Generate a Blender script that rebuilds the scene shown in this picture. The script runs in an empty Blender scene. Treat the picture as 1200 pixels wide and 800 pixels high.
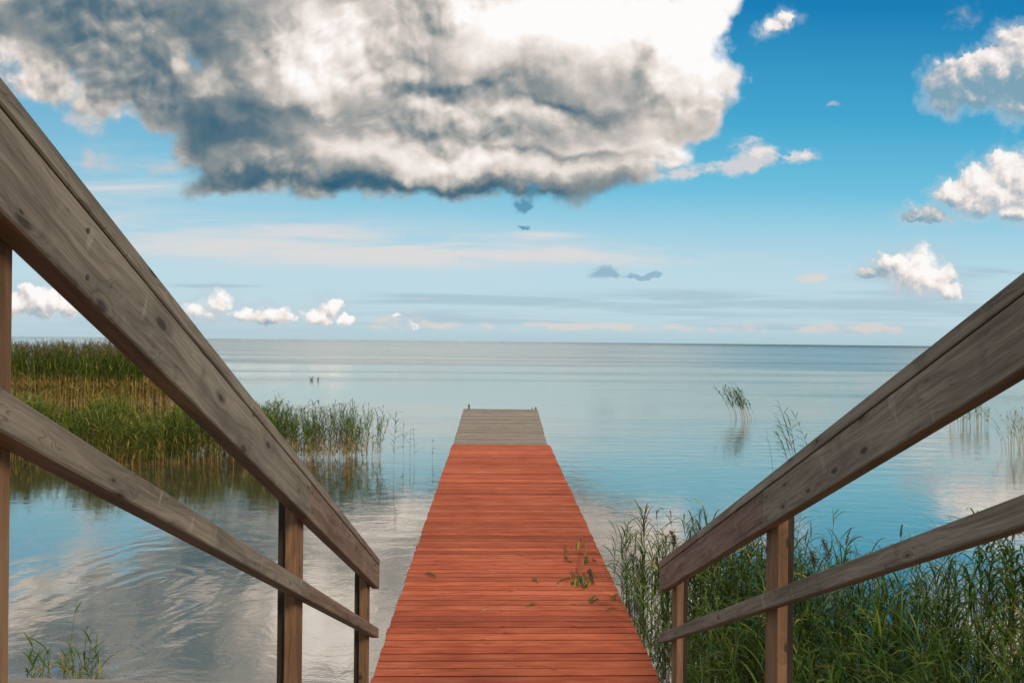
import bpy, math, random
import numpy as np
from mathutils import Matrix, Vector, Euler

SC = bpy.context.scene
COL = SC.collection
R = math.radians
rng = random.Random(7)
H = 2.9                      # eye height above the lake
F = 800.0                    # focal length in 1200-px photo pixels (24 mm on 36 mm)

# ------------------------------------------------------------------ camera
YAW, ROLL = math.atan(23 / 800), R(0.61)
CAM_M = Matrix.Rotation(-YAW, 4, 'Z') @ Matrix.Rotation(R(90), 4, 'X') @ Matrix.Rotation(ROLL, 4, 'Z')
cd = bpy.data.cameras.new('camera'); cam = bpy.data.objects.new('camera', cd); COL.objects.link(cam)
cam.matrix_world = Matrix.Translation((0, 0, H)) @ CAM_M
cd.lens = 24; cd.sensor_width = 36; cd.sensor_fit = 'HORIZONTAL'
cd.clip_start = 0.05; cd.clip_end = 120000
SC.camera = cam

def ray(px, py):
    d = CAM_M.to_3x3() @ Vector(((px - 600) / F, (400.3 - py) / F, -1))
    return d / d.y                                   # forward distance 1
def on_water(px, py, z=0.0):
    d = ray(px, py); t = (z - H) / d.z
    return d.x * t, t
def at_depth(px, py, y):
    d = ray(px, py); return Vector((d.x * y, y, H + d.z * y))

# ------------------------------------------------------------------ object helpers
def link(name, me, mats=(), parent=None):
    o = bpy.data.objects.new(name, me); COL.objects.link(o)
    for m in mats: me.materials.append(m)
    if parent: o.parent = parent
    return o
def empty(name, loc=(0, 0, 0)):
    o = bpy.data.objects.new(name, None); COL.objects.link(o); o.location = loc
    o.empty_display_size = .1
    return o
def tag(o, label=None, cat=None, group=None, kind=None):
    if label: o['label'] = label
    if cat: o['category'] = cat
    if group: o['group'] = group
    if kind: o['kind'] = kind
    return o

class MB:
    """mesh builder: collects chamfered boxes and raw pieces into one mesh"""
    def __init__(s): s.v = []; s.f = []; s.m = []; s.c = []
    def box(s, o, ax, ay, az, lx, ly, lz, ch=.004, mat=0, bottom=None, col=None, sidem=None):
        """o = corner, ax/ay/az unit axes, l* lengths, chamfered along every edge"""
        ch = min(ch, lx * .3, ly * .3, lz * .3)
        pts = {}
        def P(x, y, z): return o + ax * x + ay * y + az * z
        L = (lx, ly, lz)
        base = len(s.v)
        idx = {}
        # each corner -> 3 verts, one inset per face direction
        for cx in (0, 1):
            for cy in (0, 1):
                for cz in (0, 1):
                    c = (cx, cy, cz)
                    for k in range(3):           # vert lying on face normal to axis k
                        q = [0, 0, 0]
                        for j in range(3):
                            e = L[j] * c[j]
                            if j != k: e += ch if c[j] == 0 else -ch
                            q[j] = e
                        idx[(c, k)] = len(s.v); s.v.append(P(*q))
                        s.c.append(col or (1, 1, 1, 1))
        def add(fc, m):
            # orient outward from the box centre
            ctr = P(lx / 2, ly / 2, lz / 2)
            a, b, c_ = (s.v[i] for i in fc[:3])
            n = (b - a).cross(c_ - a)
            fcn = sum((s.v[i] for i in fc), Vector()) / len(fc) - ctr
            if n.dot(fcn) < 0: fc = fc[::-1]
            s.f.append(fc); s.m.append(m)
        for k in range(3):
            i, j = [a for a in range(3) if a != k]
            for side in (0, 1):
                def C(a, b):
                    c = [0, 0, 0]; c[k] = side; c[i] = a; c[j] = b; return tuple(c)
                m = mat
                if bottom is not None and k == 2 and side == 0: m = bottom
                if sidem is not None and k == 1: m = sidem
                add([idx[(C(0, 0), k)], idx[(C(1, 0), k)], idx[(C(1, 1), k)], idx[(C(0, 1), k)]], m)
        for k in range(3):                       # edge chamfers parallel to axis k
            i, j = [a for a in range(3) if a != k]
            for a in (0, 1):
                for b in (0, 1):
                    def C(t):
                        c = [0, 0, 0]; c[k] = t; c[i] = a; c[j] = b; return tuple(c)
                    add([idx[(C(0), i)], idx[(C(0), j)], idx[(C(1), j)], idx[(C(1), i)]], mat)
        for c in [(x, y, z) for x in (0, 1) for y in (0, 1) for z in (0, 1)]:
            add([idx[(c, 0)], idx[(c, 1)], idx[(c, 2)]], mat)
    def abox(s, x0, x1, y0, y1, z0, z1, **k):
        s.box(Vector((x0, y0, z0)), Vector((1, 0, 0)), Vector((0, 1, 0)), Vector((0, 0, 1)), x1 - x0, y1 - y0, z1 - z0, **k)
    def tube(s, pts, radii, n=8, mat=0, cap=True, col=(1, 1, 1, 1)):
        pts = [Vector(p) for p in pts]
        if not hasattr(radii, '__len__'): radii = [radii] * len(pts)
        b0 = len(s.v)
        for i, p in enumerate(pts):
            t = (pts[min(i + 1, len(pts) - 1)] - pts[max(i - 1, 0)]).normalized()
            a = t.cross(Vector((0.13, .98, .1)) if abs(t.y) < .9 else Vector((1, 0, 0))).normalized(); b = t.cross(a)
            for k in range(n):
                w = 2 * math.pi * k / n
                s.v.append(p + (a * math.cos(w) + b * math.sin(w)) * radii[i]); s.c.append(col)
        for i in range(len(pts) - 1):
            for k in range(n):
                k2 = (k + 1) % n
                s.f.append([b0 + i * n + k, b0 + i * n + k2, b0 + (i + 1) * n + k2, b0 + (i + 1) * n + k]); s.m.append(mat)
        if cap:
            s.f.append([b0 + k for k in range(n)][::-1]); s.m.append(mat)
            s.f.append([b0 + (len(pts) - 1) * n + k for k in range(n)]); s.m.append(mat)
    def build(s, name, mats, parent=None, local=None):
        me = bpy.data.meshes.new(name)
        vs = s.v if local is None else [local @ v for v in s.v]
        me.from_pydata([tuple(v) for v in vs], [], s.f)
        me.polygons.foreach_set('material_index', s.m)
        ca = me.color_attributes.new('tint', 'FLOAT_COLOR', 'POINT')
        ca.data.foreach_set('color', [x for c in s.c for x in c])
        me.update()
        return link(name, me, mats, parent)

# ------------------------------------------------------------------ node helpers
class NT:
    def __init__(s, tree): s.t = tree; s.n = tree.nodes; s.l = tree.links
    def new(s, typ, **kw):
        n = s.n.new(typ)
        for k, v in kw.items(): setattr(n, k, v)
        return n
    def put(s, sock, v):
        if v is None: return
        if isinstance(v, bpy.types.NodeSocket): s.l.new(v, sock)
        else: sock.default_value = v
    def m(s, op, a, b=None, c=None, clamp=False):
        n = s.new('ShaderNodeMath', operation=op, use_clamp=clamp)
        for k, v in enumerate((a, b, c)): s.put(n.inputs[k], v)
        return n.outputs[0]
    def v(s, op, a, b=None, scale=None):
        n = s.new('ShaderNodeVectorMath', operation=op)
        s.put(n.inputs[0], a); s.put(n.inputs[1], b)
        if scale is not None: s.put(n.inputs['Scale'], scale)
        return n.outputs['Value'] if op in ('LENGTH', 'DOT_PRODUCT', 'DISTANCE') else n.outputs[0]
    def xyz(s, x=0., y=0., z=0.):
        n = s.new('ShaderNodeCombineXYZ')
        for k, q in enumerate((x, y, z)): s.put(n.inputs[k], q)
        return n.outputs[0]
    def sep(s, v):
        n = s.new('ShaderNodeSeparateXYZ'); s.put(n.inputs[0], v); return n.outputs
    def noise(s, v, scale, detail=4, rough=.5, dist=0., dim='3D', out='Fac', lac=2.0):
        n = s.new('ShaderNodeTexNoise', noise_dimensions=dim)
        s.put(n.inputs['Vector'], v); n.inputs['Scale'].default_value = scale
        n.inputs['Detail'].default_value = detail; n.inputs['Roughness'].default_value = rough
        n.inputs['Distortion'].default_value = dist; n.inputs['Lacunarity'].default_value = lac
        return n.outputs[out]
    def ramp(s, fac, stops, interp='LINEAR'):
        n = s.new('ShaderNodeValToRGB'); cr = n.color_ramp; cr.interpolation = interp
        while len(cr.elements) < len(stops): cr.elements.new(.5)
        for e, (p, c) in zip(cr.elements, stops):
            e.position = p
            e.color = (c, c, c, 1) if not hasattr(c, '__len__') else (*c[:3], 1)
        s.put(n.inputs[0], fac); return n.outputs[0]
    def mix(s, f, a, b, blend='MIX', clamp=False):
        n = s.new('ShaderNodeMix', data_type='RGBA', blend_type=blend)
        s.put(n.inputs[0], f)
        for k, q in ((6, a), (7, b)):
            if isinstance(q, (tuple, list)): q = (*q[:3], 1)
            s.put(n.inputs[k], q)
        return n.outputs[2]
    def step(s, x, a, b):
        n = s.new('ShaderNodeMapRange', interpolation_type='SMOOTHSTEP')
        s.put(n.inputs[0], x); s.put(n.inputs[1], a); s.put(n.inputs[2], b); return n.outputs[0]
    def mapping(s, v, loc=(0, 0, 0), rot=(0, 0, 0), scale=(1, 1, 1), typ='POINT'):
        n = s.new('ShaderNodeMapping', vector_type=typ); s.put(n.inputs[0], v)
        n.inputs['Location'].default_value = loc; n.inputs['Rotation'].default_value = rot
        n.inputs['Scale'].default_value = scale; return n.outputs[0]

def material(name):
    m = bpy.data.materials.new(name); m.use_nodes = True
    t = NT(m.node_tree); t.n.clear()
    out = t.new('ShaderNodeOutputMaterial'); b = t.new('ShaderNodeBsdfPrincipled')
    t.l.new(b.outputs[0], out.inputs[0])
    return m, t, b, out

def bump(t, b, h, strength, dist):
    n = t.new('ShaderNodeBump'); n.inputs['Strength'].default_value = strength; n.inputs['Distance'].default_value = dist
    t.put(n.inputs['Height'], h); t.l.new(n.outputs[0], b.inputs['Normal'])

# ------------------------------------------------------------------ wood
def wood(name, pale, mid, dark, knot=(.035, .025, .018), knots=True, rough=.72, streaks=True, tint=False):
    """board lies along local X, face in local XZ"""
    m, t, b, out = material(name)
    co = t.new('ShaderNodeTexCoord').outputs['Object']
    oi = t.new('ShaderNodeObjectInfo').outputs['Random']
    off = t.xyz(t.m('MULTIPLY', oi, 37.), t.m('MULTIPLY', oi, 11.), t.m('MULTIPLY', oi, 5.))
    p = t.v('ADD', co, off)
    x, y, z = t.sep(p)
    zz = t.m('ADD', z, t.m('MULTIPLY', y, .6))
    warp = t.noise(t.xyz(t.m('MULTIPLY', x, 2.2), t.m('MULTIPLY', zz, 9.), 0.), 1., 3)
    kmask = 0.
    if knots:
        vo = t.new('ShaderNodeTexVoronoi', voronoi_dimensions='2D'); vo.inputs['Scale'].default_value = 1.
        wv = t.xyz(t.m('MULTIPLY', x, 5.2), t.m('MULTIPLY', zz, 13.), 0.)
        t.put(vo.inputs['Vector'], wv)
        rnd = t.sep(vo.outputs['Color'])
        d = t.m('DIVIDE', vo.outputs['Distance'], t.m('MULTIPLY_ADD', rnd[1], .6, .22))
        on = t.m('GREATER_THAN', rnd[0], .66)
        kmask = t.m('MULTIPLY', on, t.step(t.m('ADD', d, t.m('MULTIPLY', t.m('SUBTRACT', warp, .5), .22)), .20, .08))
        halo = t.m('MULTIPLY', on, t.step(d, .6, .05))
    g = t.m('MULTIPLY_ADD', warp, 3.6, t.m('MULTIPLY', zz, 26.))
    if knots: g = t.m('MULTIPLY_ADD', halo, 1.6, g)
    grain = t.noise(t.xyz(t.m('MULTIPLY', x, .9), g, t.m('MULTIPLY', y, 5.)), 1.6, 5, .6)
    fine = t.noise(t.xyz(t.m('MULTIPLY', x, 6.), t.m('MULTIPLY', zz, 260.), t.m('MULTIPLY', y, 200.)), 1., 3, .6)
    blotch = t.noise(t.xyz(t.m('MULTIPLY', x, 3.), t.m('MULTIPLY', zz, 8.), t.m('MULTIPLY', y, 8.)), 1., 4, .55)
    c = t.ramp(t.m('ADD', t.m('MULTIPLY', grain, .62), t.m('MULTIPLY', blotch, .38)), [(.30, dark), (.48, mid), (.66, pale)])
    c = t.mix(t.m('MULTIPLY', t.step(fine, .50, .78), .30), c, dark)
    mid_ = t.noise(t.xyz(t.m('MULTIPLY', x, 3.), t.m('MULTIPLY', t.m('MULTIPLY_ADD', warp, .035, zz), 120.), t.m('MULTIPLY', y, 90.)), 1., 4, .65)
    c = t.mix(t.m('MULTIPLY', t.step(mid_, .48, .66), .42), c, dark)
    c = t.mix(t.m('MULTIPLY', t.step(mid_, .46, .34), .25), c, tuple(q * 1.15 for q in pale))
    if streaks:   # pale scuffs across the board and dark water stains
        st = t.noise(t.xyz(t.m('MULTIPLY', x, 17.), t.m('MULTIPLY', zz, 4.), 0.), 1., 3, .6)
        c = t.mix(t.m('MULTIPLY', t.step(st, .62, .74), .38), c, tuple(min(1, q * 1.75) for q in pale))
        st2 = t.noise(t.xyz(t.m('MULTIPLY', x, 9.), t.m('MULTIPLY', zz, 5.), 7.), 1., 3, .6)
        c = t.mix(t.m('MULTIPLY', t.step(st2, .58, .72), .35), c, dark)
        # short hairline checks following the grain
        ck = t.noise(t.xyz(t.m('MULTIPLY', x, 2.), t.m('MULTIPLY', g, 3.1), 3.), 1.3, 2, .5)
        c = t.mix(t.m('MULTIPLY', t.step(t.m('ABSOLUTE', t.m('SUBTRACT', ck, .5)), .012, .0), .5), c, knot)
    if knots:
        c = t.mix(t.m('MULTIPLY', halo, .35), c, dark)
        c = t.mix(t.m('MULTIPLY', kmask, .85), c, knot)
    if tint:
        ca = t.new('ShaderNodeVertexColor', layer_name='tint').outputs[0]
        c = t.mix(1., c, ca, 'MULTIPLY')
    t.put(b.inputs['Base Color'], c); b.inputs['Roughness'].default_value = rough
    b.inputs['Specular IOR Level'].default_value = .35
    hgt = t.m('ADD', t.m('MULTIPLY', grain, .5), t.m('ADD', t.m('MULTIPLY', fine, .3), t.m('MULTIPLY', mid_, -.5)))
    if knots: hgt = t.m('SUBTRACT', hgt, t.m('MULTIPLY', kmask, .5))
    bump(t, b, hgt, .5, .004)
    return m

M_rail = wood('weathered_grey_timber', (.385, .315, .232), (.235, .188, .135), (.092, .068, .046), knot=(.045, .028, .018))
M_rail2 = wood('browner_weathered_timber', (.35, .230, .165), (.225, .140, .098), (.098, .056, .038), knot=(.045, .025, .016))
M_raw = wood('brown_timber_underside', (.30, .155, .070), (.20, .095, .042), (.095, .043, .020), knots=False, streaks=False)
M_post = wood('brown_post_timber', (.35, .20, .105), (.24, .125, .060), (.11, .055, .026), knots=True, streaks=False)
M_post_dark = wood('dark_timber_and_gap_shade', (.075, .048, .032), (.045, .03, .02), (.02, .014, .01), knots=False, streaks=False)  # dark outer post boards; also painted gap shade on the grey deck
M_grey_deck = wood('silver_grey_deck_boards', (.43, .37, .285), (.33, .275, .21), (.19, .155, .115), knots=False, tint=True)
M_tread = wood('pale_tread_timber', (.42, .38, .32), (.34, .30, .25), (.2, .17, .14), knots=False)
M_pile = wood('wet_piling_timber', (.17, .13, .09), (.11, .085, .06), (.05, .04, .03))

def red_deck_mat():
    m, t, b, out = material('red_stained_deck_boards')
    co = t.new('ShaderNodeTexCoord').outputs['Object']
    ca = t.new('ShaderNodeVertexColor', layer_name='tint')
    tr = t.sep(ca.outputs[0])                 # r,g,b = tint, a carries the board id
    idn = ca.outputs['Alpha']
    x, y, z = t.sep(co)
    off = t.m('MULTIPLY', idn, 91.)
    px_ = t.m('ADD', x, off)
    grain = t.noise(t.xyz(t.m('MULTIPLY', px_, 3.2), t.m('MULTIPLY', y, 60.), 0.), 1., 4, .6)
    blot = t.noise(t.xyz(t.m('MULTIPLY', px_, 2.5), t.m('MULTIPLY', y, 14.), 0.), 1., 4, .55)
    wide = t.noise(t.xyz(t.m('MULTIPLY', x, .55), t.m('MULTIPLY', y, .5), 0.), 1., 3, .5)
    f = t.m('ADD', t.m('ADD', t.m('MULTIPLY', grain, .34), t.m('MULTIPLY', blot, .36)), t.m('MULTIPLY', wide, .30))
    c = t.ramp(f, [(.33, (.27, .046, .016)), (.5, (.50, .116, .050)), (.68, (.70, .215, .10))])
    # knots
    vo = t.new('ShaderNodeTexVoronoi', voronoi_dimensions='2D'); vo.inputs['Scale'].default_value = 1.
    t.put(vo.inputs['Vector'], t.xyz(t.m('MULTIPLY', px_, 3.), t.m('MULTIPLY', y, 8.5), 0.))
    rr = t.sep(vo.outputs['Color'])
    k = t.m('MULTIPLY', t.m('GREATER_THAN', rr[0], .72), t.step(vo.outputs['Distance'], .12, .03))
    c = t.mix(t.m('MULTIPLY', k, .6), c, (.16, .02, .01))
    # pale scuffs and mineral specks
    sc = t.noise(t.xyz(t.m('MULTIPLY', x, 5.), t.m('MULTIPLY', y, 30.), 3.), 1., 6, .7)
    c = t.mix(t.m('MULTIPLY', t.step(sc, .60, .80), .35), c, (.72, .36, .25))
    for bx_ in (-.775, .205, 1.185):
        ly = t.m('SUBTRACT', t.m('FRACT', t.m('DIVIDE', y, .1185)), .0)
        for fy in (.24, .66):
            dx = t.m('SUBTRACT', x, bx_); dy = t.m('MULTIPLY', t.m('SUBTRACT', ly, fy), .1185)
            rr_ = t.m('ADD', t.m('MULTIPLY', dx, dx), t.m('MULTIPLY', dy, dy))
            c = t.mix(t.m('MULTIPLY', t.m('LESS_THAN', rr_, .0048 ** 2), .75), c, (.10, .05, .035))
    c = t.mix(1., c, ca.outputs[0], 'MULTIPLY')
    t.put(b.inputs['Base Color'], c); b.inputs['Roughness'].default_value = .7
    b.inputs['Specular IOR Level'].default_value = .15
    bump(t, b, t.m('ADD', grain, t.m('MULTIPLY', blot, .4)), .45, .004)
    return m
M_red = red_deck_mat()
M_edge = wood('gap_shade_board_edges', (.10, .028, .016), (.06, .018, .011), (.03, .010, .007), knots=False, streaks=False)  # board sides coloured dark so the gaps between boards read as shaded

# ------------------------------------------------------------------ reed materials
def leaf_mat(name):
    m, t, b, out = material(name)
    ca = t.new('ShaderNodeVertexColor', layer_name='tint').outputs[0]
    co = t.new('ShaderNodeTexCoord').outputs['Object']
    n = t.noise(co, 9., 3)
    c = t.mix(1., ca, t.ramp(n, [(.3, .72), (.7, 1.28)]), 'MULTIPLY')
    t.put(b.inputs['Base Color'], c); b.inputs['Roughness'].default_value = .6
    b.inputs['Specular IOR Level'].default_value = .16
    tl = t.new('ShaderNodeBsdfTranslucent'); t.put(tl.inputs[0], t.mix(1., c, (1.15, 1.25, .6), 'MULTIPLY'))
    mx = t.new('ShaderNodeMixShader'); mx.inputs[0].default_value = .3
    t.l.new(b.outputs[0], mx.inputs[1]); t.l.new(tl.outputs[0], mx.inputs[2]); t.l.new(mx.outputs[0], out.inputs[0])
    return m
M_leaf = leaf_mat('reed_foliage')

# ------------------------------------------------------------------ lake
def water_mat():
    m, t, b, out = material('lake_water')
    geo = t.new('ShaderNodeNewGeometry').outputs['Position']
    x, y, z = t.sep(geo)
    dist = t.m('SQRT', t.m('ADD', t.m('MULTIPLY', x, x), t.m('MULTIPLY', y, y)))
    # wind waves: short crested ripples lying roughly along X; a band pattern of calmer lanes
    lane = t.noise(t.xyz(t.m('MULTIPLY', x, .010), t.m('MULTIPLY', y, .075), 0.), 1., 4, .55)
    lane = t.step(lane, .40, .62)
    outer = t.step(t.m('ADD', y, t.m('MULTIPLY', t.m('SUBTRACT', lane, .5), 34.)), 22., 110.)
    right = t.step(t.m('DIVIDE', x, t.m('ADD', y, 6.)), -.05, .45)
    amp = t.m('MULTIPLY', t.m('MULTIPLY_ADD', lane, .85, .15), t.m('ADD', .05, t.m('ADD', t.m('MULTIPLY', outer, 1.5), t.m('MULTIPLY', t.m('MULTIPLY', right, t.step(y, 9., 25.)), .30))))
    w1 = t.noise(t.xyz(t.m('MULTIPLY', x, .55), t.m('MULTIPLY', y, 2.6), 0.), 1., 3, .5, .3)
    w2 = t.noise(t.xyz(t.m('MULTIPLY', x, 5.), t.m('MULTIPLY', y, 9.), 0.), 1., 3, .55, .3)
    w3 = t.noise(t.xyz(t.m('MULTIPLY', x, 14.), t.m('MULTIPLY', y, 22.), 2.), 1., 2, .5, .3)
    h = t.m('ADD', t.m('MULTIPLY', w1, .080), t.m('ADD', t.m('MULTIPLY', w2, .016), t.m('MULTIPLY', w3, .0035)))
    h = t.m('MULTIPLY', h, amp)
    # slow rings round a disturbed spot close to the left bank
    cx, cy = on_water(165, 690)
    wob = t.noise(geo, .9, 2, .5, out='Color')
    gp = t.v('ADD', geo, t.v('SCALE', wob, scale=.9))
    r = t.v('DISTANCE', t.v('MULTIPLY', gp, (1, .62, 1)), (cx + .45, (cy + .45) * .62, .45))
    brk = t.noise(geo, 1.7, 3, .5)
    ring = t.m('MULTIPLY', t.m('SINE', t.m('MULTIPLY', r, 21.)), t.m('MULTIPLY', t.step(r, 2.3, .9), t.step(brk, .38, .62)))
    h = t.m('ADD', h, t.m('MULTIPLY', ring, .0011))
    near = t.noise(t.xyz(t.m('MULTIPLY', x, 2.2), t.m('MULTIPLY', y, 2.9), 5.), 1., 5, .6, .6)
    h = t.m('ADD', h, t.m('MULTIPLY', near, .0036))
    near2 = t.noise(t.xyz(t.m('MULTIPLY', x, 9.), t.m('MULTIPLY', y, 13.), 1.), 1., 3, .6, .5)
    h = t.m('ADD', h, t.m('MULTIPLY', t.m('MULTIPLY', near2, t.step(brk, .35, .65)), .0006))
    bp = t.new('ShaderNodeBump'); bp.inputs['Strength'].default_value = 1.; bp.inputs['Distance'].default_value = 1.
    t.put(bp.inputs['Height'], h)
    # water body: silty grey-green with a bluer open lake
    body = t.mix(t.step(t.m('ADD', dist, t.m('MULTIPLY', x, .6)), 10., 70.), (.105, .080, .048), (.035, .075, .08))
    df = t.new('ShaderNodeBsdfDiffuse'); t.put(df.inputs[0], body)
    gl = t.new('ShaderNodeBsdfGlossy'); t.put(gl.inputs['Color'], t.mix(outer, (1., .955, .875), (1., .955, .885)))
    t.put(gl.inputs['Roughness'], t.m('ADD', .03, t.m('MULTIPLY', outer, .22)))
    t.l.new(bp.outputs[0], gl.inputs['Normal'])
    fr = t.new('ShaderNodeFresnel'); fr.inputs[0].default_value = 1.75
    t.l.new(bp.outputs[0], fr.inputs['Normal'])
    mx = t.new('ShaderNodeMixShader'); fac = t.m('MULTIPLY_ADD', fr.outputs[0], .42, .57)
    fac = t.m('SUBTRACT', fac, t.m('MULTIPLY', t.step(y, 120., 1400.), t.m('MULTIPLY_ADD', right, .34, .12)))
    fac = t.m('SUBTRACT', fac, t.m('MULTIPLY', t.m('MULTIPLY', right, t.step(y, 10., 30.)), .13), clamp=True)
    t.put(mx.inputs[0], fac)
    t.l.new(df.outputs[0], mx.inputs[1]); t.l.new(gl.outputs[0], mx.inputs[2]); t.l.new(mx.outputs[0], out.inputs[0])
    return m
def build_lake():
    me = bpy.data.meshes.new('lake_water')
    S = 60000
    me.from_pydata([(-S, -6, 0), (S, -6, 0), (S, S, 0), (-S, S, 0)], [], [(0, 1, 2, 3)])
    o = link('lake_water', me, [water_mat()]); tag(o, kind='structure')
build_lake()

# ------------------------------------------------------------------ shore behind and under the stairs
def build_shore():
    m, t, b, out = material('sandy_bank')
    geo = t.new('ShaderNodeNewGeometry').outputs['Position']
    n = t.noise(geo, 1.5, 8, .65)
    t.put(b.inputs['Base Color'], t.ramp(n, [(.3, (.10, .085, .055)), (.55, (.2, .17, .12)), (.7, (.09, .11, .04))]))
    b.inputs['Roughness'].default_value = .95
    bump(t, b, n, .6, .05)
    nx, ny = 70, 44
    v = []; f = []
    for j in range(ny):
        for i in range(nx):
            X = -60 + 120 * i / (nx - 1); Y = -40 + 44.5 * (j / (ny - 1))
            e = 3.4 + .5 * math.sin(X * .35) + .3 * math.sin(X * 1.1 + 1)
            z = (e - Y) * .30 + .10 * math.sin(X * .8) * math.sin(Y * .7) - .05
            z = min(z, 2.2 + .1 * math.sin(X * .3) + .06 * math.sin(Y * .5)) if z > 0 else max(z * 1.6, -1.5)
            if abs(X) < 3 and Y > -1.2: z = min(z, 1.35 - .38 * max(0, Y + .2))
            v.append((X, Y, z))
    for j in range(ny - 1):
        for i in range(nx - 1):
            a = j * nx + i; f.append((a, a + 1, a + nx + 1, a + nx))
    me = bpy.data.meshes.new('shore_ground'); me.from_pydata(v, [], f)
    for p in me.polygons: p.use_smooth = True
    tag(link('shore_ground', me, [m]), kind='structure')
build_shore()

# ------------------------------------------------------------------ pier
D0, D1, D2 = 4.62, 15.03, 19.2
def deck_h(y):      # red deck height above the lake
    return H - 2.55 + (y - 5.1) * .28 / 9.93
def build_pier():
    pier = empty('wooden_pier', (0, D0, 0))
    tag(pier, 'long wooden pier with red stained boards and a grey end section over the lake', 'pier')
    def loc(v): return Vector(v) - Vector((0, D0, 0))
    # red boards
    mb = MB(); pitch = .1185; y = D0; i = 0
    rr = random.Random(3)
    while y < D1 - .02:
        z = deck_h(y); dz = .28 / 9.93
        ax = Vector((1, rr.uniform(-.0008, .0008), rr.uniform(-.0008, .0008))).normalized()
        ay = Vector((0, 1, dz)).normalized(); az = ax.cross(ay)
        k = (y - 5.1) / 9.93
        x0 = -.885 + .028 * k + rr.uniform(-.010, .008); x1 = 1.292 + .0 * k + rr.uniform(-.006, .008)
        tn = rr.gauss(1, .15); tn = max(.66, min(1.3, tn))
        if rr.random() < .12: tn *= .82
        hue = rr.uniform(-.06, .06)
        mb.box(Vector((x0, y, z - .028 + rr.uniform(-.0007, .0007))), ax, ay, az, x1 - x0, pitch - rr.uniform(.012, .016), .028, ch=.004, sidem=1,
               col=(tn, tn * (1 + hue), tn * (1 + hue), rr.random()))
        y += pitch; i += 1
    for q in range(len(mb.v)): mb.v[q] = loc(mb.v[q])
    o = mb.build('red_decking', [M_red, M_edge], pier); o['label'] = 'red stained cross boards of the deck'
    # grey end section, hinged slightly upwards
    ya = D1 + .012; za = deck_h(D1) - .006; slope = (H - 1.915 - za) / (D2 - ya)
    mb = MB(); y = ya
    while y < D2 - .02:
        z = za + (y - ya) * slope
        ay = Vector((0, 1, slope)).normalized(); ax = Vector((1, -.004, 0)).normalized(); az = ax.cross(ay)
        tn = max(.7, min(1.2, rr.gauss(1, .09)))
        k = (y - ya) / (D2 - ya)
        x0 = -.835 + .05 * k + rr.uniform(-.012, .008); x1 = 1.23 + .06 * k + rr.uniform(-.008, .012)
        mb.box(Vector((x0, y, z - .028 + rr.uniform(-.004, .004))), ax, ay, az, x1 - x0, .098 - rr.uniform(.005, .010), .028, ch=.003, sidem=1,
               col=(tn, tn * .985, tn * .96, 1))
        y += .098
    for q in range(len(mb.v)): mb.v[q] = loc(mb.v[q])
    o = mb.build('grey_decking', [M_grey_deck, M_post_dark], pier); o['label'] = 'weathered grey boards of the far end section'  # second material paints shade onto the board sides in the gaps
    # bearers
    for sx in (-.80, .18, 1.16):
        mb = MB()
        a = Vector((sx, D0 + .05, deck_h(D0) - .028 - .152)); 
        ay = Vector((0, 1, .28 / 9.93)).normalized(); ax = Vector((1, 0, 0)); az = ax.cross(ay)
        mb.box(loc(a), ax, ay, az, .05, D1 - D0 - .1, .147); 
        mb.build('bearer', [M_pile], pier)
        mb = MB()
        a = Vector((sx + .02, ya + .02, za - .028 - .155)); ay = Vector((0, 1, slope)).normalized(); az = ax.cross(ay)
        mb.box(loc(a), ax, ay, az, .05, D2 - ya - .06, .147)
        mb.build('bearer', [M_pile], pier)
    # pilings
    for yy in (5.6, 8.2, 10.8, 13.4, 15.6, 18.9):
        for sx in (-.72, 1.06):
            top = (deck_h(yy) if yy < D1 else za + (yy - ya) * slope) - .032
            mb = MB(); mb.tube([loc((sx, yy, -1.2)), loc((sx, yy, top - .01))], .065, 12)
            mb.build('piling', [M_pile], pier)
    # short mooring stubs standing at the far corners
    ze = za + (D2 - ya) * slope
    for px_, hh, w in ((549.5, .13, .055), (623.5, .055, .025), (627.8, .07, .045)):
        X = ray(px_, 478).x * (D2 + .04)
        mb = MB(); mb.abox(X - w / 2, X + w / 2, D2 + .02, D2 + .02 + w, ze - .5, ze + hh, ch=.004)
        for q in range(len(mb.v)): mb.v[q] = loc(mb.v[q])
        mb.build('corner_stub', [M_post], pier)
build_pier()

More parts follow.
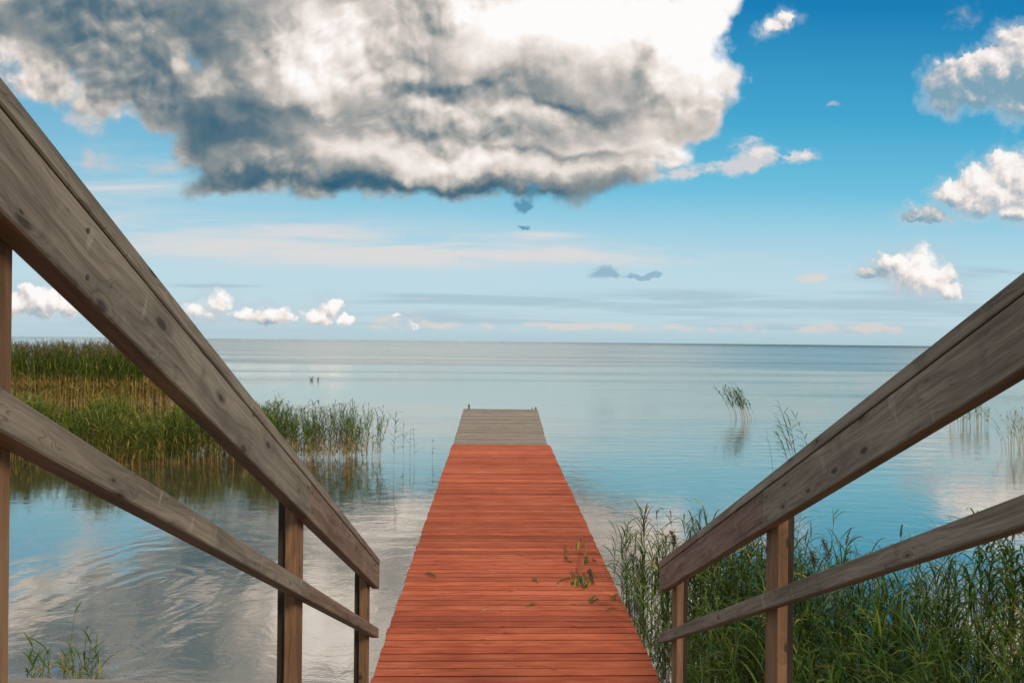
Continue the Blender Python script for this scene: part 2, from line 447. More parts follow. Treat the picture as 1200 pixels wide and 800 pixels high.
# ------------------------------------------------------------------ stair railings
SL = .522; TH = math.atan(SL)
AX = Vector((0, math.cos(TH), -math.sin(TH))); 
M_screw, _t, _b, _o = material('zinc_screw_heads'); _b.inputs['Base Color'].default_value = (.10, .085, .07, 1); _b.inputs['Metallic'].default_value = .6; _b.inputs['Roughness'].default_value = .5
def railing(side, lat, a, d_end, seam, cap_seam, low_seam, posts, label):
    """side -1 left / +1 right; lat = distance of the inner faces; a = heights above the eye at depth 0"""
    top, joint, bot, ltop, lbot = a
    root = empty('stair_railing', (side * lat, 0, 0)); root.location = (side * lat, 0, H)
    tag(root, label, 'railing')
    cz = math.cos(TH)
    AZ = Vector((1, 0, 0)).cross(AX)
    # local frames: each board is an object with X along the board, Z up across its face
    def board(name, y0, y1, zlo, zhi, t0, t1, lab=None, mats=None):
        o_ = Vector((0, 0, 0)); L = (y1 - y0) / math.cos(TH); w = (zhi - zlo) * cz
        mb = MB(); th = t1 - t0
        # box in its own frame: x along, y thickness (outward), z across
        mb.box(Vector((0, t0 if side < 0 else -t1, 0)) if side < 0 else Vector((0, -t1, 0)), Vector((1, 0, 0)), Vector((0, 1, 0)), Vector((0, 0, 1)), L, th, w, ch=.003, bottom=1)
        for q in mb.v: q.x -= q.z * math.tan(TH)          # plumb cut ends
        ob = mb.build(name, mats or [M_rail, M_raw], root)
        # local X -> AX, local Y -> -X world (left rail: outward is -X), local Z -> AZ
        xa = AX; ya = Vector((-1, 0, 0)); za = xa.cross(ya)
        Mx = Matrix((xa, ya, za)).transposed().to_4x4()
        # start of lower edge line: (y0, zlo - SL*y0), slide so the box end is square
        Mx.translation = Vector((0, y0, zlo - SL * y0))
        ob.matrix_local = Mx
        if lab: ob['label'] = lab
        return ob
    yb = -.9
    up_ = board('rail_board', yb, seam - .0015, bot, joint, 0, .044)
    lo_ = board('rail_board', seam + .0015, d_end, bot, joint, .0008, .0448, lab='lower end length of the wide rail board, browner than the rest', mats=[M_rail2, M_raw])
    board('rail_cap', yb, cap_seam - .0012, joint + .0045, top, 0, .125)
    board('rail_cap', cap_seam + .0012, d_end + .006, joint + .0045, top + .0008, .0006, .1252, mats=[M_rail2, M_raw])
    if low_seam:
        board('lower_rail', yb, low_seam - .001, lbot, ltop, 0, .044)
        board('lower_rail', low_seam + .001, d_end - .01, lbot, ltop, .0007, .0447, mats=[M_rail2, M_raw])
    else:
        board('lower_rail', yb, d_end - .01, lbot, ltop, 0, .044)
    def screws(board_ob, pts):
        for (lx_, lz_) in pts:
            mb = MB(); yy = (-.0012 if side < 0 else .0012)
            mb.tube([(0, -yy * .5, 0), (0, yy, 0)], .0042, 10)
            so_ = mb.build('screw', [M_screw], board_ob); so_.location = (lx_, yy * .3, lz_)
    w_ = (joint - bot) * cz
    Lu = (seam - yb) / cz; Ll = (d_end - seam) / cz
    for ob_, xs in ((up_, (Lu - .03, Lu - .05, Lu - 1.55)), (lo_, (.022, Ll - .22, Ll - .18))):
        screws(ob_, [(q - fz * w_ * math.tan(TH), fz * w_) for q in xs for fz in (.22, .78)])
    for (dn, df) in posts:
        ztop = joint - SL * df - .004
        zb = max(-2.55 + .0, -2.75)
        zb = -2.95 if dn > 2 else -2.35
        mb = MB()
        # post object frame: X up the post so the grain runs along it
        w = .039
        s_ = side
        X0 = .0455
        def pb(x0, x1, y0, y1, mat, z1=ztop):
            # local X = world Z ; local Y = -world X ; local Z = world Y(depth)
            mb.box(Vector((0, -max(x0, x1), y0 - dn)), Vector((1, 0, 0)), Vector((0, 1, 0)), Vector((0, 0, 1)),
                   z1 - zb, abs(x1 - x0), y1 - y0, ch=.003, mat=mat)
        pb(s_ * X0, s_ * (X0 + w), dn, df, 0)
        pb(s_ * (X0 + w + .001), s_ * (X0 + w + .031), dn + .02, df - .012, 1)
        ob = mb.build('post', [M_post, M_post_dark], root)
        Mx = Matrix(((0, -1, 0), (0, 0, 1), (1, 0, 0))).to_4x4()
        # columns: local X -> (0,0,1), local Y -> (-1,0,0), local Z -> (0,1,0)
        Mx = Matrix(((0, -1, 0, 0), (0, 0, 1, dn), (1, 0, 0, zb), (0, 0, 0, 1)))
        ob.matrix_local = Mx
        # bolt heads through the outer face
    return root
railing(-1, .65, (.821, .781, .647, .415, .357), 4.05, 2.487, 3.377, 2.487, [(.911, 1.011), (2.465, 2.565), (3.87, 3.985), (-.6, -.5)],
        'weathered timber stair handrail sloping down on the left of the red pier')
railing(1, 1.0, (.800, .757, .619, .379, .320), 4.01, 2.488, 3.284, None, [(1.12, 1.22), (2.4525, 2.56), (3.788, 3.887), (-.4, -.3)],
        'weathered timber stair handrail sloping down on the right, in front of green reeds')

# ------------------------------------------------------------------ stairs between the railings
def build_stairs():
    root = empty('wooden_stairs', (0.17, 1.0, H - 2.2)); o0 = root.location.copy()
    tag(root, 'pale timber stair tread whose edge shows at the bottom left corner', 'stairs')
    run, rise = .30, .30 * SL
    y = 1.075; z = H - .515
    k = 0
    first = True
    while y < 4.6:
        mb = MB()
        xw = Vector((1, 0, 0)); y0 = y - .27; f0 = Vector((0, 0, 0))
        if first:                                   # top tread sits slightly askew
            ra, rb = ray(16, 791.5), ray(340, 799); ya, yb = .515 / -ra.z, .515 / -rb.z
            pa, pb = Vector((ra.x * ya, ya, 0)), Vector((rb.x * yb, yb, 0)); xw = (pb - pa).normalized(); f0 = pa - xw * .02
        yw = Vector((0, 0, 1)).cross(xw)
        st = f0 - yw * .25 + Vector((0, 0, z - .04)) if first else Vector((-.62, y0, z - .04))
        mb.box(st - o0, xw, yw, Vector((0, 0, 1)), 1.6 if not first else 1.75, .25 if first else .27, .04, ch=.005)
        mb.build('tread', [M_tread], root)
        y += run; z -= rise + .004 + (.045 if first else 0); k += 1
        first = False
    # landing boards at the top
    for j in range(6):
        mb = MB(); yb = .755 - .135 * (j + 1)
        mb.box(Vector((-.60, yb, H - .5 - .04 + .0)) - o0, Vector((1, 0, 0)), Vector((0, 1, 0)), Vector((0, 0, 1)), 1.55, .125, .04)
        mb.build('landing_board', [M_tread], root)
    for sx in (-.555, .88):
        mb = MB(); Lg = 3.85 / math.cos(TH)
        AZ = Vector((1, 0, 0)).cross(AX)
        mb.box(Vector((sx, .8, H - .56 - .24)) - o0, Vector((1, 0, 0)), AX, AZ, .045, Lg, .20)
        mb.build('stringer', [M_raw], root)
build_stairs()

# ------------------------------------------------------------------ reeds
G_DARK = (.032, .078, .014); G_MID = (.080, .155, .020); G_YEL = (.21, .23, .035); STRAW = (.56, .37, .14); PLUME = (.17, .115, .075)
def lerp(a, b, k): return tuple(x + (y - x) * k for x, y in zip(a, b))

def reed(rg, h, leaves=10, ll=.35, lw=.016, seg=4, lean=(0, 0), stem_r=.004, plume=0., straw_to=.35, green=.5, wind=None, ns=5, droop=1., sides=3, dry=.08, low=.25):
    """one reed stalk as (verts, faces, colours): tapered stem, arching leaves, optional drooping plume"""
    V = []; Fc = []; C = []
    pts = []; rads = []
    bx, by = lean[0] * h, lean[1] * h
    for i in range(ns + 1):
        k = i / ns
        pts.append(Vector((bx * k ** 1.6, by * k ** 1.6, h * k * (1 - .12 * (lean[0] ** 2 + lean[1] ** 2) ** .5 * k)))); rads.append(stem_r * (1 - .65 * k))
    gcol = lerp(G_DARK, G_MID, green) if green < 1 else lerp(G_MID, G_YEL, green - 1)
    def scol(k):
        return lerp(STRAW, gcol, max(0, min(1, (k - straw_to) / .25)))
    for i, p in enumerate(pts):
        for s in range(sides):
            w = 2 * math.pi * s / sides
            V.append((p.x + math.cos(w) * rads[i], p.y + math.sin(w) * rads[i], p.z)); C.append(scol(i / ns))
    for i in range(ns):
        for s in range(sides):
            s2 = (s + 1) % sides
            Fc.append((i * sides + s, i * sides + s2, (i + 1) * sides + s2, (i + 1) * sides + s))
    def at(k):
        q = k * ns; i = min(int(q), ns - 1); return pts[i].lerp(pts[i + 1], q - i)
    for j in range(leaves):
        k = low + (1 - low) * (j + rg.random() * .7) / leaves; k = min(k, .985)
        base = at(k)
        az = rg.uniform(0, 2 * math.pi)
        if wind is not None and rg.random() < .8: az = wind + rg.gauss(0, .5)
        L = ll * rg.uniform(.65, 1.15) * (1 - .35 * abs(k - .6)); W = lw * rg.uniform(.75, 1.2)
        ang = R(rg.uniform(18, 48)); dr = rg.uniform(.5, 1.6) * droop
        kk = rg.random()
        lc = gcol
        if k < straw_to + .12 and rg.random() < .6: lc = lerp(gcol, STRAW, rg.uniform(.4, 1))
        elif rg.random() < dry: lc = lerp(G_YEL, STRAW, rg.random())
        else: lc = lerp(lc, G_YEL if kk > .7 else G_DARK, rg.uniform(0, .45))
        d = Vector((math.cos(az), math.sin(az), 0)); side_ = Vector((-math.sin(az), math.cos(az), 0))
        b0 = len(V); p = base.copy(); a = ang
        twist = rg.uniform(-.5, .5)
        for s in range(seg + 1):
            q = s / seg
            w = W * .5 * (math.sin(math.pi * min(1, .22 + q * .78)) ** .7 if q < 1 else .02) * (1 if q else .5)
            sd = side_ * math.cos(twist * q * 2) + Vector((0, 0, 1)) * math.sin(twist * q * 2)
            tip = lerp(lc, STRAW, .16 * q * q)
            V.append(tuple(p - sd * w)); V.append(tuple(p + sd * w)); C.append(lc if q < .5 else tip); C.append(lc if q < .5 else tip)
            step = L / seg
            p = p + (d * math.sin(a) + Vector((0, 0, 1)) * math.cos(a)) * step
            a += dr * (.35 + q) * 1.2 * (2.2 / seg)
            a = min(a, 2.9)
        for s in range(seg):
            i0 = b0 + 2 * s; Fc.append((i0, i0 + 1, i0 + 3, i0 + 2))
    if plume > 0:
        tipp = pts[-1]; az0 = wind if wind is not None else rg.uniform(0, 6.28)
        nb = 26; PL = plume
        for j in range(nb):
            q = j / nb
            bp = tipp + Vector((math.cos(az0) * .25 * q * q * PL, math.sin(az0) * .25 * q * q * PL, PL * q * .85 - PL * .12))
            az = rg.uniform(0, 6.28); L = PL * (.42 - .26 * q) * rg.uniform(.6, 1.2)
            d = Vector((math.cos(az) + .5 * math.cos(az0), math.sin(az) + .5 * math.sin(az0), rg.uniform(.8, 1.8))).normalized()
            e = bp + d * L; e.z -= L * .12
            mid = bp + d * L * .55 + Vector((0, 0, L * .05))
            sd = Vector((-d.y, d.x, .3)).normalized() * (.0035 + .02 * PL * .3)
            b0 = len(V); pc = lerp(PLUME, (.26, .19, .13), rg.random() * .6)
            V += [tuple(bp), tuple(mid - sd), tuple(e), tuple(mid + sd)]; C += [pc] * 4
            Fc.append((b0, b0 + 1, b0 + 2, b0 + 3))
    return np.array(V, dtype=np.float32), Fc, np.array(C, dtype=np.float32)

def mass(name, variants, places, mats, parent=None):
    """places: (variant, x, y, z, rot, scale, tintmul); merges transformed copies into one mesh"""
    VV = []; CC = []; loops = []; starts = []; tot = []; off = 0; ls = 0
    prep = []
    for v, f, c in variants:
        li = np.concatenate([np.array(q) for q in f]); lt = np.array([len(q) for q in f]); prep.append((v, li, lt, c))
    for (k, x, y, z, r, s, tm) in places:
        v, li, lt, c = prep[k]
        cr, sr = math.cos(r), math.sin(r)
        w = np.empty_like(v); w[:, 0] = (v[:, 0] * cr - v[:, 1] * sr) * s + x; w[:, 1] = (v[:, 0] * sr + v[:, 1] * cr) * s + y; w[:, 2] = v[:, 2] * s + z
        VV.append(w); CC.append(np.clip(c * np.array(tm), 0, 1)); loops.append(li + off); tot.append(lt); off += len(v)
    V = np.concatenate(VV); C = np.concatenate(CC); L = np.concatenate(loops); T = np.concatenate(tot); S = np.concatenate([[0], np.cumsum(T)[:-1]])
    me = bpy.data.meshes.new(name)
    me.vertices.add(len(V)); me.vertices.foreach_set('co', V.ravel())
    me.loops.add(len(L)); me.loops.foreach_set('vertex_index', L.astype(np.int32))
    me.polygons.add(len(T)); me.polygons.foreach_set('loop_start', S.astype(np.int32)); me.polygons.foreach_set('loop_total', T.astype(np.int32))
    ca = me.color_attributes.new('tint', 'FLOAT_COLOR', 'POINT')
    ca.data.foreach_set('color', np.concatenate([C, np.ones((len(C), 1))], 1).astype(np.float32).ravel())
    me.update(); me.validate()
    return link(name, me, mats, parent)

def tm(rg, lo=.75, hi=1.3):
    q = rg.uniform(lo, hi); w = rg.uniform(.92, 1.1); return (q * w, q, q * rg.uniform(.85, 1.1))

# far bed on the left: tall, plumed tops, golden bare stems below
rg = random.Random(11)
var = [reed(rg, rg.uniform(2.25, 2.6), leaves=19, ll=.46, lw=.027, seg=3, lean=(rg.uniform(-.10, .12), 0), stem_r=.009, plume=.34, straw_to=.42,
            green=rg.uniform(.35, 1.3), ns=4, low=.10, dry=.08) for i in range(12)]
pl = []
for i in range(4300):
    y = 28.6 + 5.5 * rg.random() ** 1.5
    x = rg.uniform(-34, -12.7 - (y - 28.6) * .44)
    if x > -13.2 and rg.random() < .5: continue
    und = .5 * math.sin(x * .9) + .35 * math.sin(x * 2.3 + 1)
    pl.append((rg.randrange(12), x + .15 * und, y + .5 * und, -.1, rg.gauss(0, .6), rg.uniform(.80, 1.04) + .05 * und, tm(rg, .75, 1.35)))
o = mass('reed_bed', var, pl, [M_leaf])
tag(o, 'tall dense far reed bed with brown plumes and golden bare stems on the left', 'reeds', kind='stuff')

# front bed on the left
rg = random.Random(12)
var = [reed(rg, rg.uniform(.95, 1.35), leaves=14, ll=.34, lw=.018, seg=3, lean=(rg.uniform(-.16, .2), rg.uniform(-.08, .08)), stem_r=.0045, straw_to=.36,
            green=rg.uniform(1.1, 1.95), ns=4, low=.12, dry=.2) for i in range(12)]
dk = [reed(rg, rg.uniform(.85, 1.2), leaves=5, ll=.28, lw=.016, seg=3, lean=(rg.uniform(-.15, .18), 0), stem_r=.006, straw_to=.0,
            green=rg.uniform(-.1, .5), ns=4, low=.4, dry=.1) for i in range(5)]
pl = []
for i in range(3300):
    x = rg.uniform(-17, -5.3)
    px_ = 577 + x * 800 / 16.5
    front = 16.0 + max(0, (-9.5 - x)) * .42 + .35 * math.sin(x * 1.7) + (.5 * max(0, x + 6.6))
    y = front + (2.6 * rg.random() ** 1.4) * (1 if x < -6 else .55)
    if x > -6.2 and rg.random() < .55: continue
    kk = rg.randrange(12) if rg.random() < .35 or y > front + .8 else 12 + rg.randrange(5)
    pl.append((kk, x, y, -.1, rg.gauss(0, .7), rg.uniform(.74, 1.08) * (1 + .10 * math.sin(x * 2.9 + y) + .07 * math.sin(x * 7.3)), tm(rg, .7, 1.35)))
o = mass('reed_bed', var + dk, pl, [M_leaf])
tag(o, 'lower yellow green reed bed standing in water in front of the tall one', 'reeds', kind='stuff')

# middle clump in front of the lake, left of the pier
def clump(label, cat, spots, seed, hr, group=None, wind=None, straw=.38, green=(.3, 1.1), leaves=10, ll=.3, lw=.015, plume_p=0., lean=.06, stem_r=.0045, bend=.12, name='reed_clump', sides=3, seg=4, dry=.08, low=.35, droop=1., plume_l=.2):
    rg = random.Random(seed)
    cx = sum(s[0] for s in spots) / len(spots); cy = sum(s[1] for s in spots) / len(spots)
    vs = []; pl = []
    for i, (x, y, *hh) in enumerate(spots):
        h = hh[0] if hh else rg.uniform(*hr)
        vs.append(reed(rg, h, leaves=leaves, ll=ll, lw=lw, seg=seg, lean=(rg.gauss(0, lean) + (math.cos(wind) * bend * rg.uniform(.6, 1.3) if wind is not None else 0), rg.gauss(0, lean)),
                       stem_r=stem_r, plume=plume_l if rg.random() < plume_p else 0, straw_to=straw, green=rg.uniform(*green), wind=wind, ns=5, sides=sides, dry=dry, low=low, droop=droop))
        pl.append((i, x - cx, y - cy, -.12, 0 if wind is not None else rg.uniform(0, 6.28), 1, tm(rg, .85, 1.2)))
    o = mass(name, vs, pl, [M_leaf]); o.location = (cx, cy, 0)
    return tag(o, label, cat, group)
rg = random.Random(21)
def cluster(px_, py, n, spread, dspread=None):
    x, y = on_water(px_, py); return [(x + rg.gauss(0, spread), y + rg.gauss(0, dspread or spread)) for _ in range(n)]
sp = []
for px_, n in ((300, 45), (312, 38), (326, 20), (337, 44), (352, 26), (370, 52), (386, 14), (397, 22), (411, 44), (424, 9), (436, 14)):
    sp += cluster(px_, 536, n, .13, .40)
o = clump('long green reed clump with straw coloured bases in the water left of the pier', 'reeds', sp, 5, (.85, 1.5), straw=.36, leaves=20, ll=.26, lw=.014, low=.15, stem_r=.0042, lean=.11, green=(.3, 1.4))
lone = [(448, 545, 1.15, 'slim leafy reed standing just right of the long reed clump'),
        (463, 552, 1.45, 'tallest lone reed stalk right of the long reed clump, darkest reflection'),
        (474, 540, 1.12, 'medium reed stalk standing between tallest lone stalk and two thin ones'),
        (482, 539, .85, 'thin short reed, left one of the two thin stems nearest the pier'),
        (487, 541, .88, 'thin short reed, right one of the two thin stems nearest the pier'),
        (508.5, 541, .72, 'faint bare reed stem alone in the water beside the pier')]
for i, (px_, py, h, lb) in enumerate(lone):
    x, y = on_water(px_, py)
    n = 1
    clump(lb, 'reed', [(x + q * .05 - .03, y + q * .12, h * (1 - .12 * q)) for q in range(n)], 60 + i, (1, 1), group='lone reed stalks left of the pier', leaves=(15, 20, 15, 6, 6, 3)[i],
          ll=.26 if i < 3 else .16, lw=.014, name='reed_stalk', straw=.2, green=(.1, .5), stem_r=.0045, lean=.02)
clump('left and larger tuft of dark broken reed stubs in the open water', 'reeds', [on_water(364.2, 446) + (.32,), on_water(365.3, 446) + (.46,), on_water(366.2, 446) + (.38,), on_water(365.8, 446) + (.3,)],
      8, (.3, .4), leaves=4, ll=.22, lw=.04, straw=0, green=(0, .1), stem_r=.03, droop=.2, low=.0, lean=.12)
clump('right and smaller tuft of dark broken reed stubs in the open water', 'reeds', [on_water(372.2, 446) + (.3,), on_water(373.2, 446) + (.42,), on_water(372.8, 446) + (.34,)],
      9, (.3, .4), leaves=3, ll=.2, lw=.03, straw=0, green=(0, .1), stem_r=.022, droop=.2, low=.0, lean=.12)

# tufts right of the pier
sp = cluster(862, 491, 5, .08) + cluster(873, 493, 9, .12) + cluster(880, 492, 4, .10)
clump('small leafy reed tuft with pale stems far out, left of the wind bent pair', 'reeds', sp, 31, (1.15, 1.5), wind=math.pi, leaves=13, ll=.32, lw=.032, stem_r=.008, green=(0, .5), lean=.05, straw=.4, low=.42, bend=.34)
sp = [on_water(932, 552) + (1.75,), on_water(934, 553) + (1.4,), on_water(930, 551) + (1.3,), on_water(926, 552) + (1.0,)]
clump('wind bent reeds with leaves streaming left, rising above the right handrail', 'reeds', sp, 32, (1, 1), wind=math.pi, leaves=15, ll=.36, lw=.023, stem_r=.007, green=(0, .3), straw=.12, lean=.02, droop=.8, bend=.3)
sp = [on_water(953, 553) + (1.5,)]
clump('slender reed with leaves streaming left, nearest the right handrail top', 'reed', sp, 33, (1, 1), wind=math.pi, leaves=15, ll=.34, lw=.020, stem_r=.006, green=(0, .3), straw=.1, lean=.02, droop=.8, bend=.25)
sp = [on_water(906, 555) + (1.15,)]
clump('bare thin reed stem left of the wind bent reeds', 'reed', sp, 34, (1, 1), wind=math.pi, leaves=2, ll=.25, lw=.012, stem_r=.005, green=(0, .3), straw=0, lean=.01)
sp = cluster(1128, 499, 6, .15) + cluster(1142, 500, 12, .18) + cluster(1115, 502, 4, .15) + cluster(1151, 498, 4, .08)
clump('pale reed stems seen just below the right handrail board', 'reeds', sp, 35, (.7, 1.1), leaves=7, ll=.28, lw=.02, stem_r=.008, green=(.3, .9), straw=.5)
sp = cluster(1197, 527, 16, .22) + cluster(1180, 527, 3, .1) + cluster(1225, 525, 22, .4)
clump('sparse twiggy pale reeds at the right edge above the lower rail', 'reeds', sp, 36, (.9, 1.35), leaves=6, ll=.3, lw=.013, stem_r=.006, green=(.6, 1.4), straw=.7, lean=.16, dry=.5, wind=math.pi)

# near thicket right of the pier: the mass
rg = random.Random(41)
var = [reed(rg, rg.uniform(.74, 1.0), leaves=13, ll=.34, lw=.0125, seg=5, lean=(rg.uniform(-.13, .11), rg.uniform(-.10, .10)), stem_r=.0042,
            straw_to=.06, green=rg.uniform(.0, 1.15), ns=5, low=.12, dry=.035, droop=rg.uniform(.55, 1.05)) for i in range(26)]
pl = []
N = 2500
for i in range(N):
    d = rg.uniform(4.3, 8.4)
    x = rg.uniform(1.36, 6.6)
    edge = x - 1.3
    dens = 1.0 if x < 3.6 else max(.22, 1 - (x - 3.6) * .38)
    if d > 6.4 and x > 3.1: dens *= .3
    if x > 4.0: dens *= .36
    if d > 6.9: dens *= max(.0, 1 - (d - 6.9) * .62)
    if x < 2.0: dens *= .62
    if rg.random() > dens: continue
    s = rg.uniform(.80, 1.12) * (1.0 if x > 2 else .96)
    pl.append((rg.randrange(26), x, d, -.08, rg.uniform(0, 6.28), s * rg.uniform(.80, 1.10), tm(rg, .45, 1.35)))
o = mass('reed_thicket', var, pl, [M_leaf])
tag(o, 'dense green reed thicket growing beside the pier behind the right handrail', 'reeds', kind='stuff')

# individual plumed stalks rising out of it (stem and leaves with the plume as part)
def plumed(px_, py_tip, d, label, L=.22, seed=0, wind=None, bushy=1.):
    tip = at_depth(px_, py_tip, d); rg = random.Random(seed)
    h = tip.z - L * .85
    vs = reed(rg, h + .1, leaves=7, ll=.36, lw=.016, seg=5, lean=(rg.uniform(-.03, .03), 0), stem_r=.0038, straw_to=.0, green=rg.uniform(.3, .9), ns=6, low=.3, sides=5)
    root = mass('plumed_reed', [vs], [(0, 0, 0, -.1, 0, 1, (1, 1, 1))], [M_leaf]); root.location = (tip.x, d, 0)
    # plume
    V = []; Fc = []; C = []; az0 = wind if wind is not None else rg.uniform(0, 6.28)
    mb = MB(); p0 = Vector((vs[0][15:18, 0].mean() if False else 0, 0, h - .02))
    p0.x = vs[0][-1][0] * 0 + (vs[0][30][0] if len(vs[0]) > 30 else 0)
    for j in range(int(60 * bushy)):
        q = (j / (60 * bushy)) ** .9
        bp = p0 + Vector((math.cos(az0) * .3 * q * q * L, math.sin(az0) * .3 * q * q * L, L * q * .9))
        az = rg.uniform(0, 6.28); ll = L * (.34 - .24 * q) * rg.uniform(.5, 1.2) * (1.2 if bushy > 1.2 else .62)
        dd = Vector((math.cos(az) * bushy * .7 + .4 * math.cos(az0), math.sin(az) * bushy * .7, rg.uniform(.9, 1.9))).normalized()
        for s in range(3):
            a = bp + dd * ll * s / 3; w = .0085
            sd = Vector((math.cos(az + s), math.sin(az + s), .2)).normalized() * w
            e = a + dd * ll / 2.4 + Vector((0, 0, -.1 * ll)); m_ = (a + e) / 2
            b0 = len(V); pc = lerp((.10, .062, .05), (.24, .17, .13), rg.random())
            V += [tuple(a), tuple(m_ - sd), tuple(e), tuple(m_ + sd)]; C += [pc] * 4; Fc.append((b0, b0 + 1, b0 + 2, b0 + 3))
    o = mass('plume', [(np.array(V, dtype=np.float32), Fc, np.array(C, dtype=np.float32))], [(0, 0, 0, 0, 0, 1, (1, 1, 1))], [M_leaf], root)
    tag(root, label, 'reed', 'plumed reeds rising from the thicket')
plumed(757.5, 592, 7.3, 'reed with slim dark upright plume, leftmost above the thicket beside the pier', .17, 1, bushy=.7)
plumed(809, 597, 7.0, 'reed with slim upright plume rising just above the lower end of the right handrail', .18, 2, bushy=.7)
plumed(793, 621, 7.2, 'reed with wide bushy purple brown plume touching the handrail end', .2, 3, bushy=1.5, wind=math.pi)
plumed(822, 607, 7.6, 'reed with loose plume leaning left behind the handrail cap', .18, 4, bushy=1.2, wind=math.pi)
plumed(841, 604, 7.4, 'reed with loose plume barely showing over the handrail cap', .14, 5, bushy=1.2)
plumed(990, 618, 6.8, 'reed with narrow plume standing tall right of the second post', .19, 6, bushy=.9)
plumed(972, 632, 6.6, 'reed with drooping purple plume nearest right of the second post', .22, 7, bushy=1.4, wind=math.pi)
plumed(957, 645, 6.5, 'reed with low ragged plume beside the second post', .18, 8, bushy=1.3, wind=math.pi)
plumed(1056, 612, 6.9, 'reed with small plume poking above the lower rail on the right', .16, 9, bushy=1.1)
plumed(893, 650, 6.6, 'reed with brown plume between the two right posts', .18, 10, bushy=1.3)
# right edge: tall dark reed group
sp = [(x + rg.gauss(0, .12), y + rg.gauss(0, .15)) for x, y in [on_water(1192, 800, 0.)] * 9] + [(on_water(1215, 800)[0] + rg.gauss(0, .2), 5.9 + rg.gauss(0, .2)) for _ in range(12)]
clump('tall dark leafy reeds with pale stems at the far right edge', 'reeds', sp, 51, (1.2, 1.5), leaves=13, ll=.36, lw=.02, stem_r=.006, green=(.1, .8), straw=.3, lean=.05, low=.35, seg=5)
sp = [(on_water(1160, 800)[0] + rg.gauss(0, .13), 5.8 + rg.gauss(0, .2)) for _ in range(7)]
clump('thin loose reeds left of the tall dark ones at the right edge', 'reeds', sp, 52, (1.0, 1.35), leaves=10, ll=.40, lw=.016, stem_r=.004, green=(.5, 1.3), straw=.3, lean=.06, low=.2, seg=5)
# bottom left clump
sp = [on_water(28 + 9.0 * i + rg.uniform(-4, 4), 796 + rg.uniform(-3, 8)) + (rg.uniform(.28, .46),) for i in range(11)] + \
     [on_water(78, 798) + (.80,), on_water(98, 796) + (.58,), on_water(101, 798) + (.5,), on_water(42, 797) + (.55,), on_water(60, 800) + (.5,), on_water(110, 799) + (.42,)] + \
     [on_water(34 + 12.0 * i + rg.uniform(-6, 6), 799 + rg.uniform(-3, 6)) + (rg.uniform(.2, .34),) for i in range(7)]
clump('low grassy reed clump in the bottom left corner above the pale step', 'reeds', sp, 53, (.4, .5), leaves=5, ll=.20, lw=.014, stem_r=.0035, green=(.5, 1.4), straw=.25, lean=.07, low=.1, droop=.5, seg=5, dry=.18)

# ------------------------------------------------------------------ cut leaves on the deck
def on_deck(px_, py):
    d = ray(px_, py)
    y = 8.
    for _ in range(40):
        y = (deck_h(y) + .0 - H) / d.z
    return Vector((d.x * y, y, deck_h(y) + .004))
def blade(mb, p0, p1, w, col, lift=.01, curl=.02, seg=6):
    p0, p1 = Vector(p0), Vector(p1); d = (p1 - p0); L = d.length; d.normalize(); s = Vector((-d.y, d.x, 0)).normalized()
    b0 = len(mb.v)
    for i in range(seg + 1):
        q = i / seg; ww = w * .32 * max(.05, math.sin(math.pi * (.08 + q * .92)))
        p = p0.lerp(p1, q) + Vector((0, 0, lift * math.sin(math.pi * q))) + s * curl * math.sin(math.pi * q)
        mb.v += [p - s * ww + Vector((0, 0, ww * .25)), p, p + s * ww + Vector((0, 0, ww * .35))]
        mb.c += [(*col, 1)] * 3
    for i in range(seg):
        for k in (0, 1):
            a = b0 + 3 * i + k; mb.f.append([a, a + 1, a + 4, a + 3]); mb.m.append(0)
def leafthing(name, label, strokes, cat='leaf', group=None):
    base = on_deck(*strokes[0][0]); mb = MB()
    for (a, b, w, col, lift, curl) in strokes:
        blade(mb, on_deck(*a) - base, on_deck(*b) - base, w, col, lift, curl)
    o = mb.build(name, [M_leaf]); o.location = base
    return tag(o, label, cat, group)
GR = (.10, .15, .03); YL = (.33, .30, .06); DG = (.045, .08, .018); ST = (.55, .40, .2); OL = (.16, .15, .05)
GP = 'stray reed leaves on the red boards'
leafthing('reed_leaf', 'folded dark and olive leaf lying alone on the left half of the red deck', [((496.5, 673), (511, 674.5), .06, OL, .015, .01), ((503, 675), (512, 679), .022, (.03, .025, .015), .02, 0)], group=GP)
leafthing('reed_leaf', 'bright green leaf lying flat near the middle of the deck', [((617, 711.5), (631, 708), .04, (.13, .21, .05), .01, .01)], group=GP)
leafthing('reed_leaf', 'small curled green leaf left of the large bunch on the deck', [((625, 677), (630, 684), .035, GR, .02, .0), ((629, 678), (631, 684), .012, (.3, .25, .12), .02, 0)], group=GP)
leafthing('reed_leaf', 'pale dry leaf scrap near the deck centre', [((565.5, 717), (575, 714), .018, (.65, .5, .36), .01, .01), ((570, 714.5), (577, 710), .016, (.25, .2, .08), .01, .01)], group=GP)
leafthing('reed_leaf', 'two crossed green leaves just below the large bunch on the deck', [((692, 708), (700, 698), .035, GR, .02, .01), ((693, 708), (703, 702), .03, DG, .02, -.01)], group=GP)
leafthing('reed_leaf', 'narrow green leaf near the right edge of the deck, lowest of the stray leaves', [((711, 716), (725, 713), .032, GR, .01, .01)], group=GP)
leafthing('reed_leaf', 'thin ochre leaf lying right below the bunch towards the deck edge', [((704, 708), (720, 705), .016, (.35, .22, .07), .01, .01)], group=GP)
leafthing('reed_leaf', 'green leaf bit lying on the right edge of the deck', [((720, 705), (726, 697), .04, GR, .03, .01)], group=GP)
leafthing('reed_leaf', 'faint ochre leaf lying highest on the deck centre, above the curled green leaf', [((607, 650), (617, 652.5), .022, (.48, .2, .06), .01, .01)], group=GP)
